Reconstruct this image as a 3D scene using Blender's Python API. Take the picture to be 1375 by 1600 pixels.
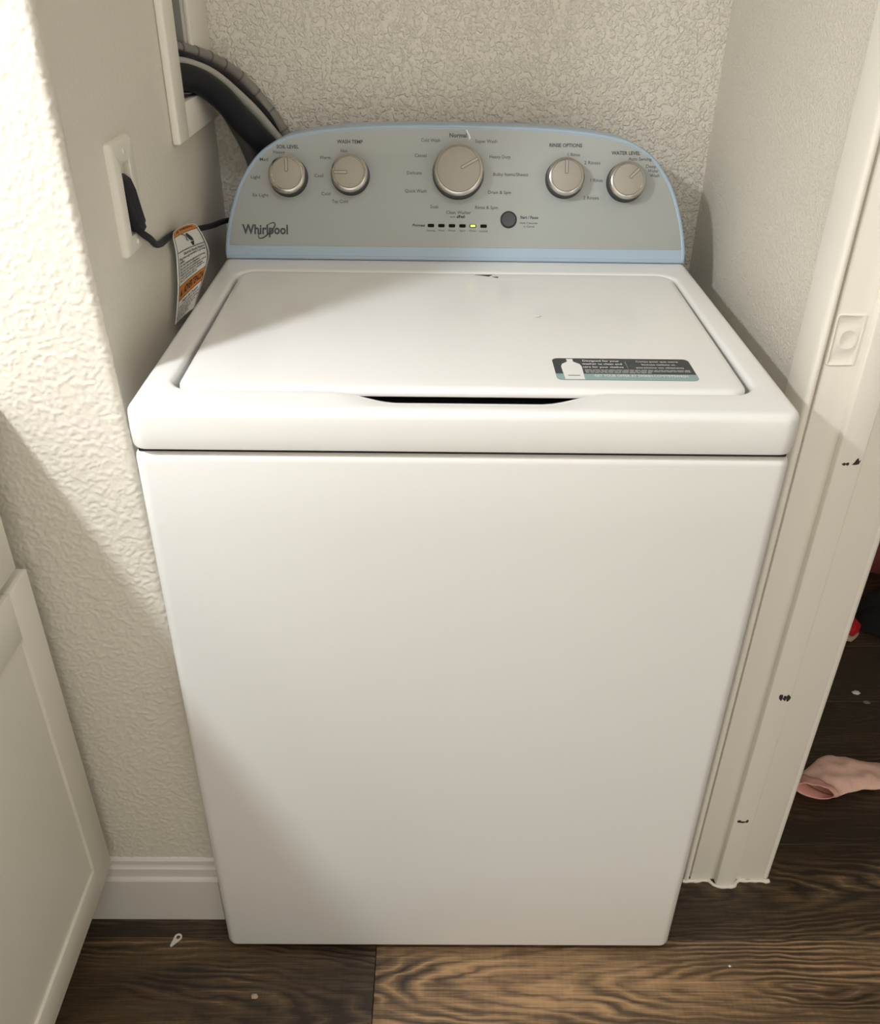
import bpy, bmesh, math, random
from mathutils import Vector, Matrix, noise

# ------------------------------------------------------------------ clear
for o in list(bpy.data.objects):
    bpy.data.objects.remove(o, do_unlink=True)
scn = bpy.context.scene
COL = scn.collection
R = math.radians

# ------------------------------------------------------------------ camera
cd = bpy.data.cameras.new('camera')
cam = bpy.data.objects.new('camera', cd)
COL.objects.link(cam)
cr = Vector((0.99991613, -0.00348987, 0.01247234))
cu = Vector((-0.00868571, 0.53365208, 0.84565952))
cf = Vector((0.00960713, 0.84569692, -0.53357701))
cam.matrix_world = Matrix(((cr.x, cu.x, -cf.x, -0.03336), (cr.y, cu.y, -cf.y, -0.82484),
                           (cr.z, cu.z, -cf.z, 1.34470), (0, 0, 0, 1)))
cd.sensor_fit = 'VERTICAL'
cd.sensor_height = 36.0
cd.lens = 1391.13 / 1600 * 36.0
cd.clip_start = 0.02
scn.camera = cam

# ------------------------------------------------------------------ world, lights, exposure
w = bpy.data.worlds.new('world')
scn.world = w
w.use_nodes = True
w.node_tree.nodes['Background'].inputs[0].default_value = (1.0, 0.935, 0.83, 1)
w.node_tree.nodes['Background'].inputs[1].default_value = 1.75    # even fill added from behind the camera, through the unbuilt front wall
vs = scn.view_settings
vs.view_transform = 'Standard'
vs.look = 'None'
vs.gamma = 1.0
vs.exposure = -0.28
vs.use_curve_mapping = False
scn.cycles.max_bounces = 7
scn.cycles.diffuse_bounces = 4
scn.cycles.glossy_bounces = 3
LAMP_POWER = 26.0        # pendant above the counter
CEIL_POWER = 6.5        # ambient fill, added as an unseen ceiling fixture
LAMP_POS = Vector((-0.945, -0.525, 1.90))
CEIL_POS = Vector((0.10, -0.80, 2.36))
LAMP_COL = (0.93, 0.96, 1.0)
CEIL_COL = (0.95, 0.965, 1.0)

# ------------------------------------------------------------------ helpers
WM = {}
I4 = Matrix.Identity(4)


def put(o, parent=None, world=None):
    COL.objects.link(o)
    m = world if world is not None else I4.copy()
    o.matrix_basis = m
    if parent is not None:
        o.parent = parent
        o.matrix_parent_inverse = WM[parent.name].inverted()
    WM[o.name] = m.copy()
    return o


def tag(o, label=None, cat=None, group=None, kind=None):
    if label: o['label'] = label
    if cat: o['category'] = cat
    if group: o['group'] = group
    if kind: o['kind'] = kind
    return o


def empty(name, loc, label=None, cat=None, group=None, kind=None):
    o = bpy.data.objects.new(name, None)
    o.empty_display_size = 0.05
    put(o, None, Matrix.Translation(Vector(loc)))
    return tag(o, label, cat, group, kind)


def smooth_mesh(me, angle=40):
    bm = bmesh.new(); bm.from_mesh(me)
    lim = R(angle)
    for f in bm.faces: f.smooth = True
    for e in bm.edges:
        if len(e.link_faces) == 2:
            try:
                if e.calc_face_angle() > lim: e.smooth = False
            except ValueError:
                pass
    bm.to_mesh(me); bm.free()


def mesh(name, V, F, mat, parent=None, world=None, smooth=0, fixn=True):
    me = bpy.data.meshes.new(name)
    me.from_pydata([tuple(v) for v in V], [], F)
    me.update()
    if fixn:
        bm = bmesh.new(); bm.from_mesh(me)
        bmesh.ops.recalc_face_normals(bm, faces=bm.faces[:])
        bm.to_mesh(me); bm.free()
    if smooth: smooth_mesh(me, smooth)
    if mat: me.materials.append(mat)
    return put(bpy.data.objects.new(name, me), parent, world)


def obj_from_bm(name, bm, mat, parent=None, world=None, smooth=0):
    me = bpy.data.meshes.new(name)
    bmesh.ops.recalc_face_normals(bm, faces=bm.faces[:])
    bm.to_mesh(me); bm.free()
    if smooth: smooth_mesh(me, smooth)
    if mat: me.materials.append(mat)
    return put(bpy.data.objects.new(name, me), parent, world)


def box_bm(lo, hi, bev=0.0, seg=2, bm=None):
    b = bmesh.new()
    bmesh.ops.create_cube(b, size=1)
    lo, hi = Vector(lo), Vector(hi)
    for v in b.verts:
        v.co = Vector(((lo[i] + hi[i]) / 2 + v.co[i] * (hi[i] - lo[i]) for i in range(3)))
    if bev > 0:
        bmesh.ops.bevel(b, geom=b.edges[:], offset=bev, segments=seg, affect='EDGES', profile=0.5)
    if bm is None: return b
    tmp = bpy.data.meshes.new('t'); b.to_mesh(tmp); b.free()
    bm.from_mesh(tmp); bpy.data.meshes.remove(tmp)
    return bm


def box(name, lo, hi, mat, parent=None, bev=0.0, seg=2, world=None):
    return obj_from_bm(name, box_bm(lo, hi, bev, seg), mat, parent, world, 35 if bev else 0)


def loft(loops, cap0=True, cap1=True, closed=True):
    V, F = [], []
    n = len(loops[0])
    for L in loops: V += [tuple(p) for p in L]
    for i in range(len(loops) - 1):
        for j in range(n if closed else n - 1):
            k = (j + 1) % n
            F.append((i * n + j, i * n + k, (i + 1) * n + k, (i + 1) * n + j))
    if cap0: F.append(tuple(range(n - 1, -1, -1)))
    if cap1: F.append(tuple((len(loops) - 1) * n + j for j in range(n)))
    return V, F


def rrect(x0, x1, y0, y1, r, nc=6, ns=2):
    P = []
    def side(a, b):
        for i in range(1, ns):
            P.append((a[0] + (b[0] - a[0]) * i / ns, a[1] + (b[1] - a[1]) * i / ns))
    def arc(cx, cy, a0):
        for i in range(nc + 1):
            a = R(a0 + 90 * i / nc)
            P.append((cx + r * math.cos(a), cy + r * math.sin(a)))
    arc(x0 + r, y0 + r, 180); side((x0 + r, y0), (x1 - r, y0))
    arc(x1 - r, y0 + r, 270); side((x1, y0 + r), (x1, y1 - r))
    arc(x1 - r, y1 - r, 0);   side((x1 - r, y1), (x0 + r, y1))
    arc(x0 + r, y1 - r, 90);  side((x0, y1 - r), (x0, y0 + r))
    return P


def spline(P, n):
    P = [Vector(p) for p in P]
    out = []
    for i in range(len(P) - 1):
        p0 = P[i - 1] if i else P[0] * 2 - P[1]
        p1, p2 = P[i], P[i + 1]
        p3 = P[i + 2] if i + 2 < len(P) else P[-1] * 2 - P[-2]
        for k in range(n):
            t = k / n
            out.append(0.5 * ((2 * p1) + (p2 - p0) * t + (2 * p0 - 5 * p1 + 4 * p2 - p3) * t * t
                              + (3 * p1 - p0 - 3 * p2 + p3) * t ** 3))
    out.append(P[-1])
    return out


def tube(P, rad, seg=14, ribs=None):
    """sweep a circle along points; rad float or function(i/n, arclength)"""
    L, s, n = [], 0.0, len(P)
    t = (P[1] - P[0]).normalized()
    nrm = t.orthogonal().normalized()
    for i in range(n):
        if i: s += (P[i] - P[i - 1]).length
        t = (P[min(i + 1, n - 1)] - P[max(i - 1, 0)]).normalized()
        nrm = (nrm - t * nrm.dot(t)).normalized()
        b = t.cross(nrm)
        r = rad(i / (n - 1), s) if callable(rad) else rad
        L.append([P[i] + (nrm * math.cos(a) + b * math.sin(a)) * r
                  for a in (2 * math.pi * j / seg for j in range(seg))])
    return loft(L)


def lathe(prof, seg=48):
    """prof: list of (r, z), revolved around z"""
    V, F = [], []
    for r, z in prof:
        for j in range(seg):
            a = 2 * math.pi * j / seg
            V.append((r * math.cos(a), r * math.sin(a), z))
    for i in range(len(prof) - 1):
        for j in range(seg):
            k = (j + 1) % seg
            F.append((i * seg + j, i * seg + k, (i + 1) * seg + k, (i + 1) * seg + j))
    F.append(tuple(range(seg - 1, -1, -1)))
    F.append(tuple((len(prof) - 1) * seg + j for j in range(seg)))
    return V, F


def text_flat(s, width=None, height=1.0, bold=0.0, shear=0.0, align='CENTER'):
    """flat text triangles: capital height = height, total width = width, centred on 0,0"""
    c = bpy.data.curves.new('t', 'FONT')
    c.body = s; c.size = 1.0; c.resolution_u = 2; c.offset = bold; c.shear = shear
    o = bpy.data.objects.new('t', c)
    COL.objects.link(o)
    me = bpy.data.meshes.new_from_object(o)
    V = [Vector(v.co) for v in me.vertices]
    F = [tuple(p.vertices) for p in me.polygons]
    bpy.data.objects.remove(o, do_unlink=True)
    bpy.data.meshes.remove(me); bpy.data.curves.remove(c)
    x0, x1 = min(v.x for v in V), max(v.x for v in V)
    k = height / 0.69
    sx = (width / (x1 - x0)) if width else k
    cx = (x0 + x1) / 2
    return [((v.x - cx) * sx, (v.y - 0.345) * k) for v in V], F


def sstep(a, b, t):
    t = max(0, min(1, (t - a) / (b - a))); return t * t * (3 - 2 * t)


# ------------------------------------------------------------------ materials
def new_mat(name):
    m = bpy.data.materials.new(name); m.use_nodes = True
    nt = m.node_tree
    return m, nt, nt.nodes, nt.links, nt.nodes['Principled BSDF']


def srgb(r, g, b):
    f = lambda c: (c / 255 / 12.92) if c / 255 <= 0.04045 else ((c / 255 + 0.055) / 1.055) ** 2.4
    return (f(r), f(g), f(b), 1)


def simple(name, col, rough=0.5, metal=0.0, coat=0.0, bump=0.0, bscale=400, emit=None, estr=0.0, spec=0.5, var=0.0):
    m, nt, N, L, B = new_mat(name)
    B.inputs['Base Color'].default_value = col
    B.inputs['Roughness'].default_value = rough
    B.inputs['Metallic'].default_value = metal
    B.inputs['Coat Weight'].default_value = coat
    B.inputs['Coat Roughness'].default_value = 0.08
    B.inputs['Specular IOR Level'].default_value = spec
    if emit:
        B.inputs['Emission Color'].default_value = emit
        B.inputs['Emission Strength'].default_value = estr
    if bump or var:
        tc = N.new('ShaderNodeTexCoord')
        nz = N.new('ShaderNodeTexNoise'); nz.inputs['Scale'].default_value = bscale; nz.inputs['Detail'].default_value = 3
        L.new(tc.outputs['Object'], nz.inputs['Vector'])
        if bump:
            bp = N.new('ShaderNodeBump'); bp.inputs['Strength'].default_value = 1.0
            bp.inputs['Distance'].default_value = bump
            L.new(nz.outputs['Fac'], bp.inputs['Height'])
            L.new(bp.outputs['Normal'], B.inputs['Normal'])
        if var:
            n2 = N.new('ShaderNodeTexNoise'); n2.inputs['Scale'].default_value = bscale * 0.2; n2.inputs['Detail'].default_value = 4
            L.new(tc.outputs['Object'], n2.inputs['Vector'])
            mx = N.new('ShaderNodeMix'); mx.data_type = 'RGBA'
            mx.inputs['A'].default_value = tuple(c * (1 - var) for c in col[:3]) + (1,)
            mx.inputs['B'].default_value = tuple(min(1, c * (1 + var)) for c in col[:3]) + (1,)
            L.new(n2.outputs['Fac'], mx.inputs['Factor'])
            L.new(mx.outputs['Result'], B.inputs['Base Color'])
    return m


def wall_paint(name, col, scale, dist, rough=0.5):
    """rolled / knock-down plaster texture under paint"""
    m, nt, N, L, B = new_mat(name)
    B.inputs['Base Color'].default_value = col
    B.inputs['Roughness'].default_value = rough
    tc = N.new('ShaderNodeTexCoord')
    n1 = N.new('ShaderNodeTexNoise'); n1.inputs['Scale'].default_value = scale
    n1.inputs['Detail'].default_value = 2.5; n1.inputs['Distortion'].default_value = 0.6
    L.new(tc.outputs['Object'], n1.inputs['Vector'])
    rp = N.new('ShaderNodeMapRange'); rp.interpolation_type = 'SMOOTHSTEP'
    rp.inputs['From Min'].default_value = 0.42; rp.inputs['From Max'].default_value = 0.66
    L.new(n1.outputs['Fac'], rp.inputs['Value'])
    n2 = N.new('ShaderNodeTexNoise'); n2.inputs['Scale'].default_value = scale * 3.1; n2.inputs['Detail'].default_value = 2
    L.new(tc.outputs['Object'], n2.inputs['Vector'])
    ad = N.new('ShaderNodeMath'); ad.operation = 'MULTIPLY_ADD'
    ad.inputs[1].default_value = 0.3
    L.new(n2.outputs['Fac'], ad.inputs[0]); L.new(rp.outputs['Result'], ad.inputs[2])
    bp = N.new('ShaderNodeBump'); bp.inputs['Strength'].default_value = 1.0; bp.inputs['Distance'].default_value = dist
    L.new(ad.outputs['Value'], bp.inputs['Height']); L.new(bp.outputs['Normal'], B.inputs['Normal'])
    return m


PAINT = (0.78, 0.735, 0.645, 1)
M_wall = wall_paint('textured_wall_paint', PAINT, 165, 0.0015, 0.5)
M_wall_soft = wall_paint('rolled_wall_paint', PAINT, 260, 0.0007, 0.48)
M_wall_side = wall_paint('smooth_wall_paint', PAINT, 120, 0.00016, 0.45)
M_wall_geo = simple('knockdown_wall_paint', PAINT, 0.42, bump=0.0002, bscale=500)
M_trim = simple('gloss_trim_paint', (0.90, 0.86, 0.77, 1), 0.38, bump=0.0002, bscale=140)
M_base = simple('baseboard_paint', (0.78, 0.76, 0.71, 1), 0.35)
M_ceiling = simple('ceiling_paint', (0.84, 0.81, 0.76, 1), 0.7)
M_cabinet = simple('cabinet_paint', (0.84, 0.805, 0.72, 1), 0.38, bump=0.00005, bscale=300)
M_counter = simple('counter_laminate', (0.45, 0.42, 0.38, 1), 0.35, var=0.3, bscale=900)
M_enamel = simple('white_enamel', (0.86, 0.855, 0.83, 1), 0.34, coat=0.0, bump=0.00002, bscale=500)
M_enamel_lid = simple('white_enamel_gloss', (0.88, 0.875, 0.85, 1), 0.13, coat=0.0)
M_gap = simple('black_gasket_and_shade', (0.012, 0.012, 0.014, 1), 0.6)
M_blue = simple('pale_blue_plastic', srgb(168, 188, 205), 0.4, coat=0.1)
M_silver = simple('silver_faceplate', srgb(172, 176, 172), 0.5, metal=0.0, spec=0.3, bump=0.00001, bscale=1500)
M_print = simple('legend_ink', (0.055, 0.055, 0.06, 1), 0.5)
M_print_soft = simple('legend_ink_grey', (0.075, 0.075, 0.08, 1), 0.5)
M_dark = simple('dark_grey_plastic', (0.03, 0.03, 0.033, 1), 0.35)
M_button = simple('charcoal_button', (0.055, 0.055, 0.06, 1), 0.4)
M_chrome = simple('satin_chrome', (0.55, 0.53, 0.49, 1), 0.22, metal=1.0)
M_knobface = simple('champagne_metal', (0.40, 0.37, 0.32, 1), 0.62, metal=0.25, spec=0.3)
M_pointer = simple('pointer_groove', (0.14, 0.13, 0.115, 1), 0.5, metal=0.2)
M_pointer_in = simple('pointer_fill', (0.42, 0.39, 0.34, 1), 0.5, metal=0.2)
M_led_off = simple('indicator_off', (0.010, 0.012, 0.009, 1), 0.7, spec=0.1)
M_led_on = simple('indicator_green', (0.5, 0.9, 0.05, 1), 0.3, emit=(0.50, 1.0, 0.06, 1), estr=5.0)
M_rubber = simple('black_rubber', (0.012, 0.0125, 0.016, 1), 0.55, bump=0.0001, bscale=900, spec=0.3)
M_hose_grey = simple('light_grey_hose', (0.42, 0.405, 0.36, 1), 0.5)
M_hose_mid = simple('mid_grey_hose', (0.24, 0.225, 0.20, 1), 0.5)
M_hose_dark = simple('dark_grey_hose', (0.13, 0.125, 0.12, 1), 0.55)
M_boxin = simple('grey_box_plastic', (0.33, 0.32, 0.285, 1), 0.5)
M_plate = simple('painted_plate', (0.82, 0.78, 0.69, 1), 0.4)
M_tagwhite = simple('tag_paper', (0.80, 0.79, 0.75, 1), 0.45)
M_orange = simple('orange_ink', srgb(214, 130, 45), 0.5)
M_ink = simple('black_ink', (0.02, 0.02, 0.02, 1), 0.5)
M_stk_dark = simple('sticker_charcoal', srgb(44, 50, 55), 0.3)
M_stk_teal = simple('sticker_teal', srgb(142, 172, 172), 0.3)
M_stk_white = simple('sticker_white', (0.85, 0.85, 0.82, 1), 0.3)
M_stk_grey = simple('sticker_grey', (0.36, 0.38, 0.39, 1), 0.3)
M_chip = simple('bare_dark_wood', (0.03, 0.025, 0.02, 1), 0.7, var=0.6, bscale=900)
M_sock = simple('pink_knit', srgb(246, 204, 188), 0.9, bump=0.0006, bscale=900, var=0.10)
M_sock_band = simple('pink_rib_band', srgb(240, 182, 168), 0.9, bump=0.0006, bscale=1200)
M_maroon = simple('maroon_fabric', srgb(118, 58, 52), 0.9, bump=0.001, bscale=350, var=0.25)
M_black = simple('black_fabric', (0.006, 0.0055, 0.006, 1), 0.95, bump=0.001, bscale=350)
M_red = simple('red_canvas', srgb(190, 20, 35), 0.7, bump=0.0004, bscale=900)
M_sole = simple('cream_rubber', srgb(190, 165, 145), 0.6)
M_white_bit = simple('white_plastic_bit', (0.8, 0.78, 0.72, 1), 0.4)
M_lampmetal = simple('lamp_metal', (0.5, 0.48, 0.44, 1), 0.4, metal=0.8)
M_glass_white = simple('opal_glass', (0.85, 0.84, 0.8, 1), 0.4)
M_film = simple('peeled_film', (0.8, 0.8, 0.78, 1), 0.3)
M_screw = simple('painted_screw', (0.80, 0.78, 0.72, 1), 0.25)


def plank_material():
    m, nt, N, L, B = new_mat('vinyl_plank_wood')
    tc = N.new('ShaderNodeTexCoord')
    def attr(n):
        a = N.new('ShaderNodeAttribute'); a.attribute_type = 'OBJECT'; a.attribute_name = n
        return a.outputs['Fac']
    def math_(op, a, b=None, c=None):
        n = N.new('ShaderNodeMath'); n.operation = op
        for i, v in enumerate((a, b, c)):
            if v is None: continue
            if isinstance(v, (int, float)): n.inputs[i].default_value = v
            else: L.new(v, n.inputs[i])
        return n.outputs[0]
    sep = N.new('ShaderNodeSeparateXYZ'); L.new(tc.outputs['Object'], sep.inputs[0])
    sd = attr('grain_seed')
    # coordinates with a per plank offset
    def coords(sx, sy):
        c = N.new('ShaderNodeCombineXYZ')
        L.new(math_('MULTIPLY', sep.outputs[0], sx), c.inputs[0])
        L.new(math_('MULTIPLY', sep.outputs[1], sy), c.inputs[1])
        L.new(sd, c.inputs[2])
        return c.outputs[0]
    def noise_(vec, scale, det, rough=0.55):
        n = N.new('ShaderNodeTexNoise'); n.inputs['Scale'].default_value = scale
        n.inputs['Detail'].default_value = det; n.inputs['Roughness'].default_value = rough
        L.new(vec, n.inputs['Vector']); return n.outputs['Fac']
    warp = noise_(coords(4.0, 14.0), 1.0, 3)
    warp2 = noise_(coords(14.0, 40.0), 1.0, 2)
    # elongated elliptical rings = cathedral grain
    dx = math_('DIVIDE', math_('SUBTRACT', sep.outputs[0], attr('grain_x')), 9.0)
    dy = math_('SUBTRACT', sep.outputs[1], attr('grain_y'))
    rr = math_('SQRT', math_('ADD', math_('MULTIPLY', dx, dx), math_('MULTIPLY', dy, dy)))
    rr = math_('ADD', rr, math_('MULTIPLY', math_('SUBTRACT', warp, 0.5), 0.045))
    rr = math_('ADD', rr, math_('MULTIPLY', math_('SUBTRACT', warp2, 0.5), 0.006))
    ring = math_('SINE', math_('MULTIPLY', rr, 760.0))
    ring = math_('MULTIPLY_ADD', ring, 0.5, 0.5)
    ringline = math_('POWER', ring, 3.0)
    # rings fade in and out along the plank
    mask = N.new('ShaderNodeMapRange'); mask.inputs['From Min'].default_value = 0.38; mask.inputs['From Max'].default_value = 0.60
    L.new(noise_(coords(2.6, 9.0), 1.3, 2), mask.inputs['Value'])
    ringline = math_('MULTIPLY', ringline, mask.outputs['Result'])
    fibre = noise_(coords(9.0, 420.0), 1.0, 4, 0.6)
    fibre2 = noise_(coords(30.0, 900.0), 1.0, 2, 0.6)
    blot = noise_(coords(3.0, 11.0), 1.0, 4, 0.6)
    saw = noise_(coords(220.0, 14.0), 1.0, 2, 0.5)     # faint cross saw marks
    ramp = N.new('ShaderNodeValToRGB')
    cr_ = ramp.color_ramp
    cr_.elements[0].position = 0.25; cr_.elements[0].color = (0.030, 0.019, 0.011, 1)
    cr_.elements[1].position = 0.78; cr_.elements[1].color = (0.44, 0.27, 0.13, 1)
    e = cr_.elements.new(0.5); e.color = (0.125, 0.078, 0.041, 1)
    v = math_('MULTIPLY_ADD', blot, 0.80, -0.03)
    v = math_('ADD', v, math_('MULTIPLY', math_('SUBTRACT', fibre, 0.5), 0.50))
    v = math_('ADD', v, math_('MULTIPLY', math_('SUBTRACT', fibre2, 0.5), 0.22))
    v = math_('ADD', v, math_('MULTIPLY', math_('SUBTRACT', saw, 0.5), 0.09))
    v = math_('SUBTRACT', v, math_('MULTIPLY', ringline, 0.24))
    v = math_('ADD', v, math_('MULTIPLY', math_('POWER', math_('SUBTRACT', 1.0, ring), 7.0), math_('MULTIPLY', mask.outputs['Result'], 0.16)))
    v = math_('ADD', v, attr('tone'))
    L.new(v, ramp.inputs['Fac'])
    L.new(ramp.outputs['Color'], B.inputs['Base Color'])
    B.inputs['Roughness'].default_value = 0.38
    h = math_('ADD', math_('MULTIPLY', ringline, -0.8), math_('MULTIPLY', fibre, 0.6))
    bp = N.new('ShaderNodeBump'); bp.inputs['Strength'].default_value = 1.0; bp.inputs['Distance'].default_value = 0.0006
    L.new(h, bp.inputs['Height']); L.new(bp.outputs['Normal'], B.inputs['Normal'])
    return m


M_plank = plank_material()
M_sub = simple('subfloor', (0.02, 0.016, 0.012, 1), 0.8)

# ------------------------------------------------------------------ dimensions of the place
XL, XR, YB = -0.385, 0.412, 0.712      # alcove side walls and back wall
YF = 0.066                             # face of the wall left of the alcove
YJ = 0.128                             # door jamb face
XW = 0.542                             # bedroom side of the right wall
ZC = 2.44

# ------------------------------------------------------------------ floor of planks
floor = box('floor', (-1.3, -2.7, -0.03), (2.7, 2.3, -0.0065), M_sub)
tag(floor, kind='structure')
PW, PL = 0.180, 1.22
pme_bm = box_bm((-PL / 2 + 0.0004, -PW / 2 + 0.0004, -0.006), (PL / 2 - 0.0004, PW / 2 - 0.0004, 0.0), 0.0008, 1)
plank_me = bpy.data.meshes.new('plank'); pme_bm.to_mesh(plank_me); pme_bm.free()
plank_me.materials.append(M_plank)
rnd = random.Random(11)
first = 0.022 - 15 * PW
for k in range(28):
    yc = first + (k + 0.5) * PW
    if yc > 2.3: break
    row = k - 15                        # row -1 lies right in front of the washer
    off = -0.115 if row == -1 else -1.10 if row == 0 else rnd.uniform(0, PL)
    for j in range(-3, 4):
        xc = off + (j + 0.5) * PL
        if xc + PL / 2 < -1.25 or xc - PL / 2 > 2.65: continue
        o = bpy.data.objects.new('plank', plank_me)
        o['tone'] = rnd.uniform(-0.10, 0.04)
        o['grain_seed'] = rnd.uniform(0, 60)
        o['grain_x'] = rnd.uniform(-0.5, 0.5)
        o['grain_y'] = rnd.uniform(-0.06, 0.06)
        if row == -1 and j == 0:
            o['tone'] = 0.20; o['grain_x'] = 0.06; o['grain_y'] = 0.012; o['grain_seed'] = 7.3  # own paler tone, raised further to put lamplight into the colour
        if row == -1 and j == -1:
            o['tone'] = 0.02; o['grain_x'] = -0.05; o['grain_y'] = -0.03; o['grain_seed'] = 3.1
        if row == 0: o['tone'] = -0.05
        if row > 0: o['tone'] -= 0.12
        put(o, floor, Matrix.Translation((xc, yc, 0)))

# ------------------------------------------------------------------ walls
def wall_holes(name, axis, pos, a_rng, z_rng, holes, mat, depth):
    """flat wall at axis=pos, spanning a_rng x z_rng, with rectangular holes; 'depth' gives it thickness"""
    As = sorted(set(list(a_rng) + [h[0] for h in holes] + [h[1] for h in holes]))
    Zs = sorted(set(list(z_rng) + [h[2] for h in holes] + [h[3] for h in holes]))
    bm = bmesh.new()
    def P(a, z, d):
        return (pos + d, a, z) if axis == 'x' else (a, pos + d, z)
    vc = {}
    def vert(a, z, d):
        key = (round(a, 5), round(z, 5), d)
        if key not in vc: vc[key] = bm.verts.new(P(a, z, d))
        return vc[key]
    inside = lambda a, z: any(h[0] < a < h[1] and h[2] < z < h[3] for h in holes)
    solid = {}
    for i in range(len(As) - 1):
        for j in range(len(Zs) - 1):
            solid[i, j] = not inside((As[i] + As[i + 1]) / 2, (Zs[j] + Zs[j + 1]) / 2)
    for (i, j), s in solid.items():
        if not s: continue
        a0, a1, z0, z1 = As[i], As[i + 1], Zs[j], Zs[j + 1]
        for d in (0, depth):
            bm.faces.new([vert(a0, z0, d), vert(a1, z0, d), vert(a1, z1, d), vert(a0, z1, d)])
        for (di, dj, p, q) in ((-1, 0, (a0, z0), (a0, z1)), (1, 0, (a1, z0), (a1, z1)),
                               (0, -1, (a0, z0), (a1, z0)), (0, 1, (a0, z1), (a1, z1))):
            if not solid.get((i + di, j + dj), False):
                bm.faces.new([vert(*p, 0), vert(*q, 0), vert(*q, depth), vert(*p, depth)])
    o = obj_from_bm(name, bm, mat)
    return tag(o, kind='structure')


OUT = (0.199, 0.240, 1.058, 1.147)        # outlet hole  (y0,y1,z0,z1)
BOX = (0.503, 0.597, 1.164, 1.46)         # washer outlet box hole
wall_holes('wall_left', 'x', XL, (0.0846, YB + 0.1), (0, ZC), [OUT, BOX], M_wall_side, -0.004)
tag(box('wall_back', (XL - 0.1, YB, 0), (XW, YB + 0.1, ZC), M_wall), kind='structure')
tag(box('wall_right', (XR, YJ + 0.019, 0), (XW - 0.012, YB + 0.0, ZC), M_wall_soft), kind='structure')

# wall left of the alcove: real relief, turning round the corner bead
def knock(x, z, seed=0.0):
    p = Vector((x * 178, z * 178, seed))
    q = p + Vector((noise.noise(p * 0.6 + Vector((7, 0, 3))), noise.noise(p * 0.6 + Vector((1, 9, 5))), 0)) * 1.6
    n = noise.noise(q)
    t = max(0.0, min(1.0, (n + 0.12) / 0.42)); t = t * t * (3 - 2 * t)
    return t + 0.35 * noise.noise(p * 2.3)

path = []                                     # (x, y, nx, ny, arclength)
x = -0.74; st = 0.0017; s = 0.0
rc = 0.008
while x < XL - rc - st:
    path.append((x, YF, 0, -1, s)); x += st; s += st
for i in range(7):
    a = R(-90 + 15 * i)
    path.append((XL - rc + rc * math.cos(a), YF + rc + rc * math.sin(a), math.cos(a), math.sin(a), s)); s += rc * R(15)
for i in range(1, 5):
    path.append((XL, YF + rc + 0.0027 * i, 1, 0, s)); s += 0.0027
zs_ = [0.10 + 0.0018 * i for i in range(int((1.36 - 0.10) / 0.0018) + 1)]
def lean(i, z):                                # the corner bead is out of plumb
    if i < 40: return 0.0
    k_ = min(1.0, (i - 40) / (len(path) - 52.0))
    e_ = min(1.0, (len(path) - 1 - i) / 4.0)
    return 0.0185 * max(0.0, min(1.0, (1.25 - z) / 0.66)) * k_ * e_
V, F = [], []
amp = 0.0009
for z in zs_:
    for i, (px, py, nx, ny, sl) in enumerate(path):
        fade = min(1.0, (len(path) - 1 - i) / 6.0)
        d = knock(sl, z) * amp * fade
        V.append((px + nx * d + lean(i, z), py + ny * d, z))
n = len(path)
for j in range(len(zs_) - 1):
    for i in range(n - 1):
        a = j * n + i
        F.append((a, a + 1, a + n + 1, a + n))
def strip(z0, z1):
    b = len(V)
    sel = path[:1] + path[-12:]
    for z in (z0, z1):
        for q_, (px, py, nx, ny, sl) in enumerate(sel): V.append((px + (lean(len(path) - 13 + q_, z) if q_ else 0), py, z))
    m_ = len(sel)
    for i in range(m_ - 1): F.append((b + i, b + i + 1, b + m_ + i + 1, b + m_ + i))
strip(0, 0.10); strip(1.36, ZC)
b = len(V); V += [(-1.25, YF, 0), (-0.74, YF, 0), (-0.74, YF, ZC), (-1.25, YF, ZC)]; F.append((b, b + 1, b + 2, b + 3))
wl = mesh('wall_left_front', V, F, M_wall_geo, smooth=180, fixn=False)
tag(wl, kind='structure')

# rest of the kitchen and the dark room beyond the doorway
tag(box('wall_kitchen', (-1.25, -2.7, 0), (-1.15, YF, ZC), M_wall_side), kind='structure')
tag(box('ceiling', (-1.25, -2.7, ZC), (2.65, 2.3, ZC + 0.05), M_ceiling), kind='structure')
wr = bmesh.new()
box_bm((XR, -2.6, 0), (XW - 0.012, -0.72, ZC), bm=wr)
box_bm((XR, -0.72, 2.05), (XW - 0.012, YJ + 0.019, ZC), bm=wr)
tag(obj_from_bm('wall_right_front', wr, M_wall_soft), kind='structure')
tag(box('wall_bedroom', (2.6, -2.6, 0), (2.65, 2.25, ZC), M_wall_side), kind='structure')
tag(box('wall_bedroom_back', (XW - 0.012, 2.2, 0), (2.65, 2.25, ZC), M_wall_side), kind='structure')
tag(box('wall_bedroom_side', (XW - 0.0125, YB, 0), (XW - 0.0005, 2.2, ZC), M_wall_side), kind='structure')

# baseboard on the left wall
prof = [(0.0, 0.0), (-0.014, 0.0), (-0.014, 0.098), (-0.0125, 0.1005), (-0.0085, 0.103), (-0.0085, 0.121), (-0.0062, 0.1235),
        (-0.0048, 0.127), (-0.0048, 0.136), (-0.002, 0.140), (0.0, 0.141)]
loops = [[(xx, YF + p[0], p[1]) for p in prof] for xx in (-1.1, XL + 0.020)]
Vb, Fb = loft(loops)
tag(mesh('baseboard_left', Vb, Fb, M_base), kind='structure')

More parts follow.
